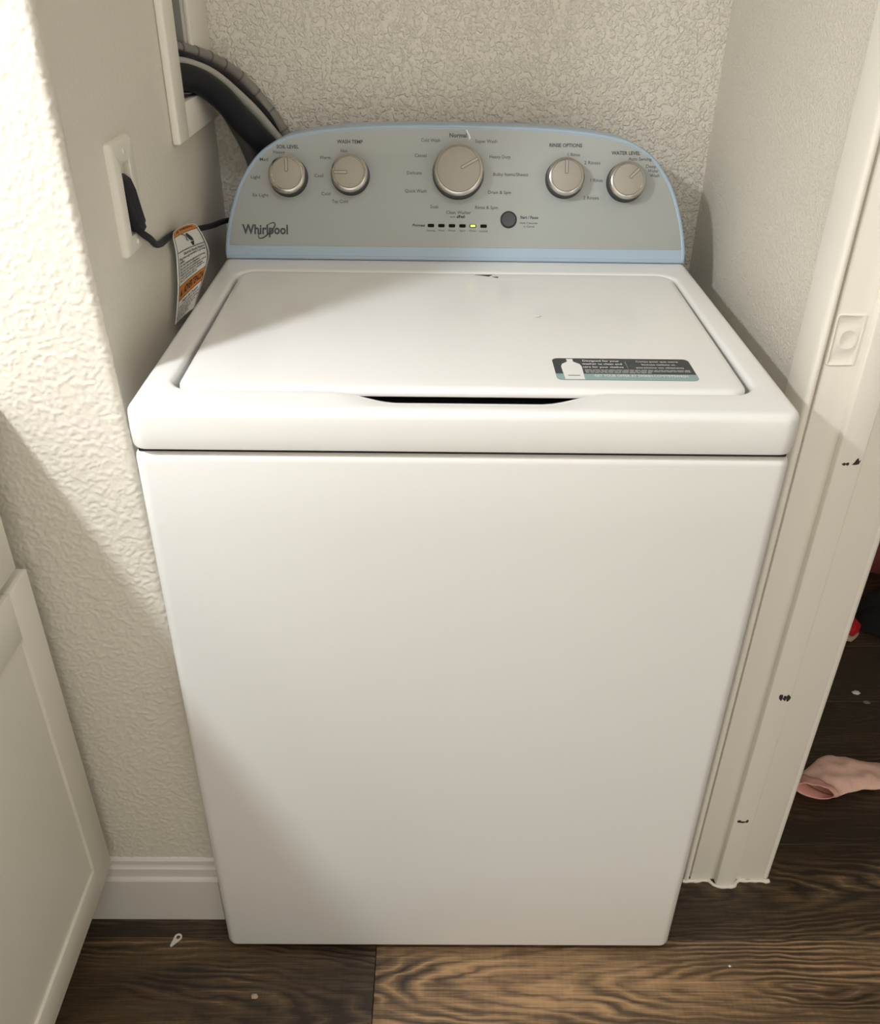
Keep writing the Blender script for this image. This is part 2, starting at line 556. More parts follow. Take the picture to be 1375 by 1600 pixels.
# door frame on the right
door = empty('trim_1', (0.48, YJ, 0), kind='structure')
door['label'] = 'white painted door jamb and casing right of the washer'
jb = box('jamb', (0.4155, YJ, 0.004), (XW - 0.001, YJ + 0.019, 2.05), M_trim, door, 0.0012, 2)
stp = box('door_stop', (0.4555, YJ - 0.0115, 0.004), (0.4885, YJ + 0.001, 2.04), M_trim, door, 0.0022, 3)
cas_p = [(0.4125, YJ + 0.060), (0.4045, YJ + 0.060), (0.4032, YJ + 0.056), (0.4032, YJ + 0.004), (0.4038, YJ - 0.001),
         (0.4055, YJ - 0.0035), (0.4085, YJ - 0.0040), (0.4112, YJ - 0.0030), (0.4122, YJ - 0.0006), (0.4128, YJ + 0.003)]
Vc, Fc = loft([[(p[0], p[1], z) for p in cas_p] for z in (0.004, 2.10)])
mesh('casing', Vc, Fc, M_trim, door, smooth=50)
cas_q = [(XW - 0.0015, YJ + 0.06), (XW + 0.009, YJ + 0.06), (XW + 0.0095, YJ + 0.01), (XW + 0.008, YJ + 0.004), (XW + 0.004, YJ + 0.0015), (XW - 0.0003, YJ + 0.002)]
Vc, Fc = loft([[(p[0], p[1], z) for p in cas_q] for z in (0.004, 2.10)])
mesh('casing', Vc, Fc, M_trim, door, smooth=50)
# bead of caulk along the floor
rnd = random.Random(4)
P = [Vector((0.402 + 0.149 * i / 26, YJ - 0.001 - 0.011 * sstep(0.446, 0.458, 0.402 + 0.149 * i / 26) * (1 - sstep(0.486, 0.498, 0.402 + 0.149 * i / 26)) + rnd.uniform(-0.0008, 0.0008), 0.002)) for i in range(27)]
Vc, Fc = tube(P, lambda t, s: 0.0032 + 0.0010 * math.sin(t * 31) * math.sin(t * 17 + 1), 8)
mesh('caulk_bead', Vc, Fc, M_trim, door, smooth=60)
# painted-over strike plate: rim, latch hole and lip
def plate_on_jamb():
    bm = bmesh.new()
    o_ = rrect(0.4165, 0.4495, 0.9475, 1.0085, 0.003, 4, 2)
    i_ = rrect(0.4265, 0.4430, 0.9690, 0.9890, 0.007, 4, 2)
    def so(k_): return [(0.433 + (p[0] - 0.433) * k_, 0.978 + (p[1] - 0.978) * (1 - (1 - k_) * 0.6)) for p in o_]
    def si(k_): return [(0.4347 + (p[0] - 0.4347) * k_, 0.979 + (p[1] - 0.979) * k_) for p in i_]
    L = [[(p[0], y_, p[1]) for p in P_] for P_, y_ in ((o_, YJ + 0.0002), (so(0.985), YJ - 0.0013), (so(0.93), YJ - 0.0016), (so(0.86), YJ - 0.0004), (si(1.45), YJ - 0.0004),
         (si(1.18), YJ - 0.0018), (si(1.0), YJ - 0.0016), (si(0.7), YJ - 0.0003))]
    for L_ in L[2:]:
        for n_, p in enumerate(L_):
            q_ = noise.noise(Vector((p[0] * 160, p[2] * 160, 3.0)))
            L_[n_] = (p[0] + q_ * 0.0012, p[1] - abs(q_) * 0.0006, p[2] + q_ * 0.0012)
    return loft(L, False, True)
Vc, Fc = plate_on_jamb()
mesh('strike_plate', Vc, Fc, M_trim, door, smooth=60)
# dark chips where the paint has come off
def chip(pts, parent, y):
    n_ = len(pts)
    L = [[(p[0], y, p[1]) for p in pts], [(p[0], y - 0.0003, p[1]) for p in pts]]
    Vv, Ff = loft(L)
    mesh('paint_chip', Vv, Ff, M_chip, parent)
def jag(cx, cz, w_, h_, seed, nn=11):
    rr_ = random.Random(seed)
    return [(cx + w_ * math.cos(2 * math.pi * i / nn) * rr_.uniform(0.75, 1.5), cz + h_ * math.sin(2 * math.pi * i / nn) * rr_.uniform(0.7, 1.5)) for i in range(nn)]
ysf = YJ - 0.0115
chip([(0.4755, 0.8235), (0.4800, 0.8235), (0.4838, 0.8245), (0.4850, 0.8300), (0.4830, 0.8285), (0.4815, 0.8330), (0.4795, 0.8310), (0.4780, 0.8270)], stp, ysf)
chip(jag(0.4660, 0.8245, 0.0020, 0.0016, 3), stp, ysf)
chip(jag(0.4700, 0.8245, 0.0016, 0.0018, 5), stp, ysf)
chip(jag(0.4730, 0.4400, 0.0030, 0.0060, 8), stp, ysf)
chip(jag(0.4785, 0.4385, 0.0022, 0.0050, 9), stp, ysf)
chip(jag(0.4838, 0.4385, 0.0030, 0.0052, 12), stp, ysf)
chip(jag(0.4645, 0.1690, 0.0028, 0.0030, 13), stp, ysf)
chip(jag(0.4710, 0.1672, 0.0045, 0.0018, 14), stp, ysf)
chip(jag(0.4775, 0.1695, 0.0022, 0.0028, 16), stp, ysf)

# boards framing the washer outlet box
frm = empty('trim_2', (XL, 0.57, 1.118), kind='structure')
frm['label'] = 'white boards framing the washer outlet box opening'
box('board', (XL, 0.449, 1.118), (XL + 0.011, 0.503, 1.60), M_trim, frm, 0.0035, 3)
box('board', (XL, 0.503, 1.118), (XL + 0.009, YB - 0.001, 1.164), M_trim, frm, 0.002, 2)
box('board', (XL, 0.597, 1.164), (XL + 0.007, YB - 0.001, 1.60), M_trim, frm, 0.002, 2)

# ------------------------------------------------------------------ washing machine
WX = 0.349
wash = empty('washing_machine', (0, 0.33, 0), 'white top-loading washing machine with pale blue control panel in the alcove', 'washing machine')

def body_loop(inset, z, r=0.014):
    return [(p[0], p[1], z) for p in rrect(-WX + inset, WX - inset, inset, 0.665 - inset, r, 6, 3)]
bl = [body_loop(0.010, 0.0115), body_loop(0.004, 0.0122), body_loop(0.001, 0.0145), body_loop(0.0, 0.019)]
bl += [body_loop(0.0, z) for z in (0.2, 0.5, 0.8, 0.884)]
bl += [body_loop(0.0007, 0.8885), body_loop(0.003, 0.8922), body_loop(0.0065, 0.8937), body_loop(0.010, 0.894)]
Vv, Ff = loft(bl)
mesh('cabinet_body', Vv, Ff, M_enamel, wash, smooth=35)
box('seam_gasket', (-WX + 0.006, 0.006, 0.8935), (WX - 0.006, 0.65, 0.9), M_gap, wash)
Vv, Ff = lathe([(0.014, 0), (0.022, 0.0), (0.023, 0.003), (0.021, 0.006), (0.010, 0.008), (0.010, 0.0118)], 20)
foot_me = None
for (fx, fy) in ((-0.31, 0.05), (0.31, 0.05), (-0.31, 0.61), (0.31, 0.61)):
    if foot_me is None:
        f0 = mesh('leveling_foot', Vv, Ff, M_dark, wash, Matrix.Translation((fx, fy, 0)), smooth=40); foot_me = f0.data
    else:
        put(bpy.data.objects.new('leveling_foot', foot_me), wash, Matrix.Translation((fx, fy, 0)))

# top cap: skirt, rounded shoulder, rim, recess for the lid
NS = 56
def cap_loop(inset, z, y0=-0.004, r=0.018):
    r_ = max(0.004, r - inset * 0.6)
    return [(p[0], p[1], z) for p in rrect(-WX + inset, WX - inset, y0 + inset, 0.600 - inset, r_, 8, NS)]
def scoop(x):
    return 0.0155 * sstep(-0.150, -0.075, x) * (1 - sstep(0.075, 0.150, x)) if -0.15 < x < 0.15 else 0
def rec_loop(inset, z, sc=1.0, dip=0.0):
    P_ = []
    for p in rrect(-0.3185 + inset, 0.3185 - inset, 0.0475 + inset, 0.4660 - inset, 0.030 - inset * 0.5, 8, NS):
        y_ = p[1]
        if y_ < 0.0475 + inset + 1e-4: y_ -= scoop(p[0] - 0.006) * sc
        dz = 0.0054 * dip * scoop(p[0] - 0.006) / 0.0155 if p[1] < 0.0475 + inset + 1e-4 else 0
        P_.append((p[0], y_, z - dz))
    return P_
cl = [cap_loop(0.014, 0.8995), cap_loop(0.003, 0.8995), cap_loop(0.0008, 0.9008), cap_loop(0.0, 0.9035), cap_loop(-0.0005, 0.918), cap_loop(0.0, 0.937),
      cap_loop(0.0006, 0.9408), cap_loop(0.0022, 0.9436), cap_loop(0.0047, 0.9454), cap_loop(0.0075, 0.9462), cap_loop(0.012, 0.9463)]
cl += [rec_loop(-0.012, 0.9463, 1.0, 0.25), rec_loop(-0.004, 0.9463, 1.0, 0.85), rec_loop(-0.0015, 0.9460, 1.0, 1.0), rec_loop(0.0008, 0.9448, 1.0, 1.0), rec_loop(0.0022, 0.9425, 1.0, 1.0), rec_loop(0.0028, 0.939, 1.0, 0.8), rec_loop(0.0030, 0.931, 1.0, 0.2), rec_loop(0.0034, 0.927), rec_loop(0.006, 0.9255)]
Vv, Ff = loft(cl)
mesh('top_cap', Vv, Ff, M_enamel_lid, wash, smooth=35)
box('handle_gap_shade', (-0.17, 0.040, 0.9258), (0.18, 0.140, 0.9285), M_gap, wash, 0.001, 1)  # near-black slab standing in for the shade inside the handle gap

# lid
def lid_loop(inset, z):
    L_ = []
    for p in rrect(-0.3085 + inset, 0.3085 - inset, 0.0500 + inset, 0.4585 - inset, 0.022 - inset * 0.4, 8, 12):
        k_ = (p[1] - 0.05) / 0.41
        L_.append((p[0] * (1 + 0.014 * k_), p[1], z))
    return L_
ll = [lid_loop(0.006, 0.9375), lid_loop(0.0015, 0.9378), lid_loop(0.0, 0.9390), lid_loop(0.0, 0.9415), lid_loop(0.0007, 0.9440), lid_loop(0.0026, 0.9462),
      lid_loop(0.0055, 0.9476), lid_loop(0.010, 0.9480), lid_loop(0.030, 0.9481)]
Vv, Ff = loft(ll)
lid = mesh('lid', Vv, Ff, M_enamel_lid, wash, smooth=35)
ZL = 0.9481
mk = [(0.026, 0.4465), (0.036, 0.4475), (0.052, 0.4480), (0.049, 0.4440), (0.046, 0.4405), (0.038, 0.4440)]  # small black marks near the back edge of the lid
Vv, Ff = loft([[(p[0], p[1], ZL) for p in mk], [(p[0], p[1], ZL + 0.0003) for p in mk]])
mesh('dark_mark', Vv, Ff, M_gap, lid)
mk = [(0.051, 0.4385), (0.060, 0.4395), (0.059, 0.4345), (0.055, 0.4360)]
Vv, Ff = loft([[(p[0], p[1], ZL) for p in mk], [(p[0], p[1], ZL + 0.0003) for p in mk]])
mesh('dark_mark', Vv, Ff, M_gap, lid)

# control panel housing on a face leaning back 24 degrees
T = R(24)
FN = Vector((0, -math.cos(T), math.sin(T)))
FE = Vector((0, math.sin(T), math.cos(T)))
FO = Vector((0, 0.518, 0.9464))
MF = Matrix(((1, FE.x, FN.x, FO.x), (0, FE.y, FN.y, FO.y), (0, FE.z, FN.z, FO.z), (0, 0, 0, 1)))
half = [(0.3465, 0.0), (0.3478, 0.015), (0.3437, 0.0485), (0.3358, 0.080), (0.3262, 0.1075), (0.3125, 0.1315), (0.2960, 0.1520), (0.2765, 0.1668),
        (0.2535, 0.1778), (0.2210, 0.1852), (0.1805, 0.1905), (0.1050, 0.1955), (0.0, 0.1971)]
hs = [p.to_2d() for p in spline([Vector((a, b_, 0)) for a, b_ in half], 4)]
outl = [Vector((p.x, p.y)) for p in hs] + [Vector((-p.x, p.y)) for p in reversed(hs[:-1])]
def inset2(P_, d):
    n_ = len(P_); out = []
    for i in range(n_):
        a_ = (P_[i] - P_[i - 1]); b_ = (P_[(i + 1) % n_] - P_[i])
        if a_.length < 1e-9: a_ = b_
        if b_.length < 1e-9: b_ = a_
        a_.normalize(); b_.normalize()
        na, nb = Vector((-a_.y, a_.x)), Vector((-b_.y, b_.x))
        m_ = (na + nb); m_.normalize()
        c_ = max(0.5, m_.dot(na))
        out.append(P_[i] + m_ * (d / c_))
    return out
def face_pts(P_, wn): return [MF @ Vector((p.x, p.y, wn)) for p in P_]
back = [Vector((p.x * 0.985, 0.645, FO.z + (MF @ Vector((p.x, p.y, 0))).z * 0.985 - FO.z * 0.985)) for p in outl]
for v in back: v.z = max(v.z, 0.9468)
front0 = [MF @ Vector((p.x, p.y, 0)) for p in outl]
mid = [Vector((p.x, p.y + 0.016, max(p.z - 0.001, 0.9468))) for p in front0]
cl = [back, mid, [v + Vector((0, 0.006, 0)) for v in front0], face_pts(inset2(outl, 0.0008), 0.0015), face_pts(inset2(outl, 0.0025), 0.0032), face_pts(inset2(outl, 0.0048), 0.0036), face_pts(inset2(outl, 0.0062), 0.0026)]
for L_ in cl:
    for i, v in enumerate(L_):
        if v.z < 0.9468: v.z = 0.9468
Vv, Ff = loft(cl)
cons = mesh('control_panel', Vv, Ff, M_blue, wash, smooth=35)
# grey faceplate, cut off above the pale blue foot strip
fp = [p for p in inset2(outl, 0.0068) if p.y > 0.0235]
fp = fp + [Vector((fp[-1].x - 0.0012, 0.0215)), Vector((fp[-1].x + 0.0005, 0.0200)), Vector((fp[0].x - 0.0005, 0.0200)), Vector((fp[0].x + 0.0012, 0.0215))]
FW = 0.0032
Vv, Ff = loft([face_pts(fp, 0.001), face_pts(fp, FW - 0.0003), face_pts([p + (Vector((0, 0.1)) - p) * 0.002 for p in fp], FW)])
mesh('faceplate', Vv, Ff, M_silver, cons, smooth=30)

def legend(s, u, v, wd, k, parent, name='legend', hgt=None):
    H = {0: 0.0047, 1: 0.0050, 2: 0.0047, 3: 0.0028}[k]
    if s == 'Normal': H = 0.0058
    if hgt: H = hgt
    V2, F2 = text_flat(s, wd, H, {0: 0.004, 1: 0.022, 2: 0.03, 3: 0.0}[k], 0.25 if k == 2 and name != 'logo' else 0)
    Vv = [MF @ Vector((u + a, v + b_, FW + 0.0003)) for a, b_ in V2]
    o = mesh(name, Vv, F2, M_print if k in (1, 2) else M_print_soft, parent, fixn=False)
    return o

LEG = [('SOIL LEVEL', -0.2512, 0.1619, 0.0328, 1), ('Heavy', -0.264, 0.1542, 0.0171, 0), ('Med', -0.2867, 0.1436, 0.0124, 0),
('Light', -0.2992, 0.1183, 0.0143, 0), ('Ex Light', -0.2924, 0.0927, 0.0234, 0), ('WASH TEMP', -0.159, 0.1701, 0.038, 1),
('Hot', -0.1676, 0.1571, 0.01, 0), ('Warm', -0.196, 0.1473, 0.0162, 0), ('Cool', -0.2054, 0.1216, 0.0133, 0),
('Cold', -0.1951, 0.0956, 0.013, 0), ('Tap Cold', -0.1744, 0.0849, 0.0239, 0), ('Cold Wash', -0.0394, 0.1737, 0.0285, 0),
('Casual', -0.054, 0.152, 0.0176, 0), ('Delicate', -0.0631, 0.1271, 0.022, 0), ('Quick Wash', -0.061, 0.1013, 0.0321, 0),
('Soak', -0.0327, 0.0789, 0.013, 0), ('Normal', 0.0013, 0.1811, 0.0257, 1), ('Super Wash', 0.0431, 0.1732, 0.0324, 0),
('Heavy Duty', 0.0643, 0.1514, 0.0315, 0), ('Bulky Items/Sheets', 0.0805, 0.1265, 0.0522, 0), ('Drain & Spin', 0.0643, 0.1006, 0.0341, 0),
('Rinse & Spin', 0.0451, 0.0786, 0.0336, 0), ('Clean Washer', 0.0034, 0.0709, 0.0371, 0), ('with', -0.0055, 0.0645, 0.0080, 3),
('affresh', 0.0069, 0.0650, 0.0126, 2), ('RINSE OPTIONS', 0.1615, 0.1688, 0.0486, 1), ('1 Rinse', 0.174, 0.1558, 0.0182, 0),
('2 Rinses', 0.2018, 0.1446, 0.024, 0), ('1 Rinse', 0.2089, 0.1196, 0.0183, 0), ('2 Rinses', 0.2016, 0.0943, 0.0231, 0),
('WATER LEVEL', 0.2514, 0.1589, 0.043, 1), ('Auto Sensing', 0.2729, 0.1508, 0.0345, 0), ('Deep', 0.2898, 0.1404, 0.0153, 0),
('Water', 0.2934, 0.1341, 0.0163, 0), ('Wash', 0.2956, 0.1275, 0.0144, 0), ('Progress', -0.0563, 0.0518, 0.0193, 2),
('Start / Pause', 0.1096, 0.065, 0.027, 1), ('Hold 3 Seconds', 0.1091, 0.0568, 0.0261, 3), ('to Cancel', 0.1092, 0.0517, 0.0165, 3),
('Sensing', -0.0381, 0.0445, 0.0130, 3), ('Wash', -0.0222, 0.0446, 0.0096, 3), ('Rinse', -0.0063, 0.0448, 0.0101, 3),
('Spin', 0.0096, 0.0447, 0.0087, 3), ('Done', 0.0251, 0.0447, 0.0096, 3), ('Locked', 0.0413, 0.0444, 0.0121, 3)]
for a in LEG: legend(*a, cons, hgt={'Progress': 0.0038, 'Start / Pause': 0.0040, 'affresh': 0.0042}.get(a[0]))
# maker's logo: lettering and the ring swoosh through it
legend('Whirlpool', -0.2867, 0.0432, 0.0687, 2, cons, 'logo', 0.0132)['label'] = 'dark maker lettering on the faceplate'
ell = []
sw = [(-0.2938, 0.0392), (-0.2968, 0.0335), (-0.2948, 0.0302), (-0.2885, 0.0318), (-0.2808, 0.0378), (-0.2749, 0.0438), (-0.2718, 0.0495), (-0.2730, 0.0528), (-0.2772, 0.0525), (-0.2840, 0.0490)]
P = [MF @ Vector((p.x, p.y, FW + 0.0002)) for p in spline([Vector((a, b_, 0)) for a, b_ in sw], 5)]
Vv, Ff = tube(P, lambda t, s: 0.00045 + 0.00055 * math.sin(t * math.pi), 6)
mesh('logo_swoosh', Vv, Ff, M_print, cons, smooth=60)
# a sliver of peeled film above the big knob
fl = [(0.0125, 0.1890), (0.0145, 0.1888), (0.0185, 0.1815), (0.0200, 0.1770), (0.0175, 0.1745), (0.0172, 0.1800)]
Vv, Ff = loft([[MF @ Vector((a, b_, FW)) for a, b_ in fl], [MF @ Vector((a, b_, FW + 0.0006)) for a, b_ in fl]])
mesh('film_sliver', Vv, Ff, M_film, cons)

# knobs
def knob(u, v, k, ang, label):
    """k: size factor, ang: pointer direction, degrees from +u"""
    W_ = MF @ Matrix.Translation((u, v, FW))
    h = 0.0215 if k < 1 else 0.0245
    Rr = 0.0362 * k
    Vv, Ff = lathe([(Rr + 0.0022, 0), (Rr + 0.0022, 0.0012), (Rr + 0.0014, 0.003), (Rr + 0.0009, h * 0.45), (Rr + 0.0001, h - 0.006), (Rr - 0.001, h - 0.0052)], 56)
    kb = mesh('knob', Vv, Ff, M_dark, wash, W_, smooth=40)
    kb['label'] = label
    Vv, Ff = lathe([(Rr - 0.0008, h - 0.0068), (Rr + 0.0006, h - 0.0058), (Rr + 0.0009, h - 0.0042), (Rr + 0.0003, h - 0.0022), (Rr - 0.0020, h - 0.0006), (Rr - 0.0042, h), (Rr - 0.0046, h - 0.0002)], 56)
    mesh('knob_ring', Vv, Ff, M_chrome, kb, W_, smooth=40)
    Vv, Ff = lathe([(Rr - 0.0042, h - 0.0004), (Rr - 0.0042, h + 0.0001), (Rr - 0.0047, h + 0.0001), (Rr - 0.0047, h - 0.0004)], 56)
    mesh('groove', Vv, Ff, M_pointer, kb, W_, smooth=30)
    Vv, Ff = lathe([(Rr - 0.0050, h - 0.001), (Rr - 0.0050, h + 0.0003), (Rr - 0.0056, h + 0.0006), (0.002, h + 0.0007)], 56)
    mesh('knob_face', Vv, Ff, M_knobface, kb, W_, smooth=40)
    Wp = W_ @ Matrix.Rotation(R(ang), 4, 'Z')
    rl = rrect(0.0035 * k, Rr - 0.0040, -0.0024, 0.0024, 0.0020, 4, 1)
    Vv, Ff = loft([[(a, b_, h) for a, b_ in rl], [(a, b_, h + 0.0010) for a, b_ in rl]])
    mesh('pointer', Vv, Ff, M_pointer, kb, Wp)
    rl = rrect(0.0035 * k + 0.0008, Rr - 0.0046, -0.0015, 0.0015, 0.0013, 4, 1)
    Vv, Ff = loft([[(a, b_, h) for a, b_ in rl], [(a, b_, h + 0.0013) for a, b_ in rl]])
    mesh('pointer_fill', Vv, Ff, M_pointer_in, kb, Wp)

knob(-0.2501, 0.1187, 0.735, 91, 'metal knob under SOIL LEVEL, pointer up')
knob(-0.1583, 0.1219, 0.735, 180, 'metal knob under WASH TEMP, pointer left')
knob(0.0022, 0.1273, 1.0, 29, 'large metal knob in the middle of the control panel')
knob(0.1609, 0.1209, 0.735, 90, 'metal knob under RINSE OPTIONS, pointer up')
knob(0.2521, 0.1166, 0.735, 44, 'metal knob under WATER LEVEL, pointer up and right')

W_ = MF @ Matrix.Translation((0.0786, 0.0612, FW))
Vv, Ff = lathe([(0.0124, 0), (0.0124, 0.0008), (0.0117, 0.0012), (0.0112, 0.0006), (0.0108, 0.0006)], 36)
bt = mesh('start_button', Vv, Ff, M_dark, wash, W_, smooth=40)
Vv, Ff = lathe([(0.0106, 0.0), (0.0106, 0.0020), (0.0098, 0.0028), (0.004, 0.0025)], 36)
mesh('button_cap', Vv, Ff, M_button, bt, W_, smooth=40)
led_loop = rrect(-0.0049, 0.0049, -0.0024, 0.0024, 0.0016, 4, 1)
Vv, Ff = loft([[(a, b_, 0) for a, b_ in led_loop], [(a, b_, 0.0005) for a, b_ in led_loop], [(a * 0.93, b_ * 0.88, 0.0008) for a, b_ in led_loop]])
lens_l = rrect(-0.0034, 0.0034, -0.0013, 0.0013, 0.0009, 3, 1)
for i, lu in enumerate((-0.0379, -0.0221, -0.0063, 0.0095, 0.0251, 0.0413)):
    W_ = MF @ Matrix.Translation((lu, 0.0515, FW))
    ld = mesh('indicator_light', Vv, Ff, M_led_off, wash, W_)
    V3, F3 = loft([[(a, b_, 0.0006) for a, b_ in lens_l], [(a, b_, 0.0011) for a, b_ in lens_l]])
    ln = mesh('lens', V3, F3, M_led_on if i == 4 else M_led_off, ld, W_)
    if i == 4: ln['label'] = 'glowing green lens'

# advertising sticker on the lid
SX0, SX1, SY0, SY1 = 0.1035, 0.2605, 0.0775, 0.1380
def lid_slab(name, P_, z0, z1, mat, parent):
    Vv, Ff = loft([[(a, b_, z0) for a, b_ in P_], [(a, b_, z1) for a, b_ in P_]])
    return mesh(name, Vv, Ff, mat, parent)
stk = lid_slab('sticker', rrect(SX0, SX1, SY0, SY1, 0.007, 5, 1), ZL, ZL + 0.0004, M_stk_dark, wash)
stk['label'] = 'charcoal and teal advertising sticker on the lid'
tl = [p for p in rrect(SX0, SX1, SY0, SY1, 0.007, 5, 1) if p[1] < SY0 + 0.0075]
tl = sorted([p for p in tl if p[0] > 0.18], key=lambda p: p[1]) + [(SX1, SY0 + 0.016), (SX0, SY0 + 0.016)] + sorted([p for p in tl if p[0] < 0.18], key=lambda p: -p[1])
lid_slab('teal_band', tl, ZL + 0.0004, ZL + 0.0006, M_stk_teal, stk)
bx0 = SX0 + 0.007
bot = [(bx0 + 0.002, SY0 + 0.001), (bx0 + 0.0235, SY0 + 0.001), (bx0 + 0.0245, SY0 + 0.036), (bx0 + 0.023, SY0 + 0.043), (bx0 + 0.0175, SY0 + 0.0485), (bx0 + 0.0165, SY0 + 0.0495), (bx0 + 0.0165, SY0 + 0.0575),
       (bx0 + 0.0095, SY0 + 0.0575), (bx0 + 0.0095, SY0 + 0.0495), (bx0 + 0.0085, SY0 + 0.0485), (bx0 + 0.003, SY0 + 0.043), (bx0 + 0.0012, SY0 + 0.036)]
lid_slab('bottle_print', bot, ZL + 0.0004, ZL + 0.0008, M_stk_white, stk)
lid_slab('bottle_stripe', [(bx0 + 0.006, SY0 + 0.010), (bx0 + 0.0195, SY0 + 0.010), (bx0 + 0.0195, SY0 + 0.0112), (bx0 + 0.006, SY0 + 0.0112)], ZL + 0.0008, ZL + 0.0010, M_stk_dark, stk)
lid_slab('divider', [(SX0 + 0.0830, SY0 + 0.032), (SX0 + 0.0834, SY0 + 0.032), (SX0 + 0.0834, SY0 + 0.052), (SX0 + 0.0830, SY0 + 0.052)], ZL + 0.0004, ZL + 0.0006, M_stk_grey, stk)
def lid_text(s, u, v, wd, h, mat, bold=0.01):
    V2, F2 = text_flat(s, wd, h, bold)
    mesh('print', [(u + a, v + b_, ZL + 0.0011) for a, b_ in V2], F2, mat, stk, fixn=False)
cx1, cx2 = SX0 + 0.0555, SX0 + 0.1195
lid_text('Designed for your', cx1, SY0 + 0.0520, 0.042, 0.0052, M_stk_white)
lid_text('washer to clean and', cx1, SY0 + 0.0432, 0.045, 0.0052, M_stk_white)
lid_text('care for your clothes', cx1, SY0 + 0.0344, 0.046, 0.0052, M_stk_white)
lid_text('Conçu pour que votre', cx2, SY0 + 0.0512, 0.048, 0.0050, M_stk_white, 0)
lid_text('laveuse nettoie et', cx2, SY0 + 0.0424, 0.038, 0.0050, M_stk_white, 0)
lid_text('entretienne vos vêtements', cx2, SY0 + 0.0336, 0.054, 0.0050, M_stk_white, 0)
lid_text('GET YOUR OFFER AT SWASH.COM/TRYSWASH', SX0 + 0.094, SY0 + 0.0102, 0.104, 0.0058, M_stk_white, 0.02)
for i in range(3):
    rb = random.Random(i + 2)
    x_ = SX0 + 0.034
    while x_ < SX1 - (0.006 if i < 2 else 0.05):
        w_ = rb.uniform(0.003, 0.008)
        y_ = SY0 + 0.0265 - i * 0.0036
        lid_slab('fine_print', [(x_, y_), (min(x_ + w_, SX1 - 0.005), y_), (min(x_ + w_, SX1 - 0.005), y_ + 0.0019), (x_, y_ + 0.0019)], ZL + 0.0004, ZL + 0.0006, M_stk_grey, stk)
        x_ += w_ + 0.0012

# ------------------------------------------------------------------ base cabinet and counter on the left
XD = -0.518
def make_cabinet(y1, y0):
    c = empty('base_cabinet', (-0.83, (y0 + y1) / 2, 0))
    box('carcass', (-1.148, y0, 0.105), (XD - 0.0205, y1, 0.884), M_cabinet, c, 0.001, 1)
    box('toe_kick', (-1.148, y0 + 0.001, 0.0), (-0.602, y1 - 0.001, 0.105), M_cabinet, c)
    d0, d1 = y0 + 0.004, y1 - 0.005
    z0, z1 = 0.157, 0.712
    pan = box('door', (XD - 0.019, d0 + 0.03, z0 + 0.03), (XD - 0.0045, d1 - 0.03, z1 - 0.03), M_cabinet, c)
    box('stile', (XD - 0.020, d1 - 0.050, z0), (XD, d1, z1), M_cabinet, pan, 0.0015, 2)
    box('stile', (XD - 0.020, d0, z0), (XD, d0 + 0.050, z1), M_cabinet, pan, 0.0015, 2)
    box('rail', (XD - 0.020, d0 + 0.0500, z0), (XD - 0.0002, d1 - 0.0500, z0 + 0.050), M_cabinet, pan, 0.0015, 2)
    box('rail', (XD - 0.020, d0 + 0.0500, z1 - 0.066), (XD - 0.0002, d1 - 0.0500, z1), M_cabinet, pan, 0.0015, 2)
    box('drawer_front', (XD - 0.020, d0, 0.728), (XD, d1 - 0.021, 0.868), M_cabinet, c, 0.0015, 2)
    return c
c1 = make_cabinet(0.048, -0.45)
tag(c1, 'white shaker base cabinet beside the textured wall left of the washer', 'cabinet', 'base cabinets')
c2 = make_cabinet(-0.4512, -1.25)  # unseen cabinet, added to keep pendant light off the floor
tag(c2, 'unseen white base cabinet added to block pendant light from the floor', 'cabinet', 'base cabinets')
ct = box('countertop', (-1.149, -1.26, 0.8845), (-0.513, YF - 0.002, 0.925), M_counter, None, 0.004, 2)
tag(ct, 'grey laminate countertop above the white base cabinets', 'countertop')

# ------------------------------------------------------------------ wall outlet with plug
op = empty('wall_outlet', (XL, 0.22, 1.042), 'white recessed outlet plate on the left alcove wall', 'outlet')
o_ = rrect(0.181, 0.259, 1.043, 1.166, 0.006, 5, 1)
h_ = rrect(0.2035, 0.2355, 1.0635, 1.1415, 0.001, 5, 1)
def sc(P_, k_): return [(0.2195 + (p[0] - 0.2195) * k_, 1.1035 + (p[1] - 1.1035) * (1 + (k_ - 1) * 0.62)) for p in P_]
L_ = [[(XL, *p) for p in o_], [(XL + 0.0035, *p) for p in sc(o_, 0.995)], [(XL + 0.0065, *p) for p in sc(o_, 0.95)], [(XL + 0.0078, *p) for p in sc(o_, 0.88)],
      [(XL + 0.0078, *p) for p in sc(h_, 1.05)], [(XL + 0.007, *p) for p in h_], [(XL - 0.035, *p) for p in sc(h_, 0.98)]]
Vv, Ff = loft(L_, True, True)
mesh('plate', Vv, Ff, M_plate, op, smooth=35)
Vv, Ff = lathe([(0.0036, 0), (0.0036, 0.0008), (0.0028, 0.0016), (0.001, 0.0019)], 14)
for zz in (1.1525, 1.0545):
    mesh('screw', Vv, Ff, M_screw, op, Matrix.Translation((XL + 0.0076, 0.2195, zz)) @ Matrix.Rotation(R(90), 4, 'Y'), smooth=40)
box('receptacle', (XL - 0.034, 0.2045, 1.066), (XL - 0.024, 0.2345, 1.139), M_plate, op, 0.002, 2)

pc = empty('power_cord', (XL + 0.01, 0.22, 1.07), 'black power cord with plug running from wall outlet behind the washer', 'power cord')
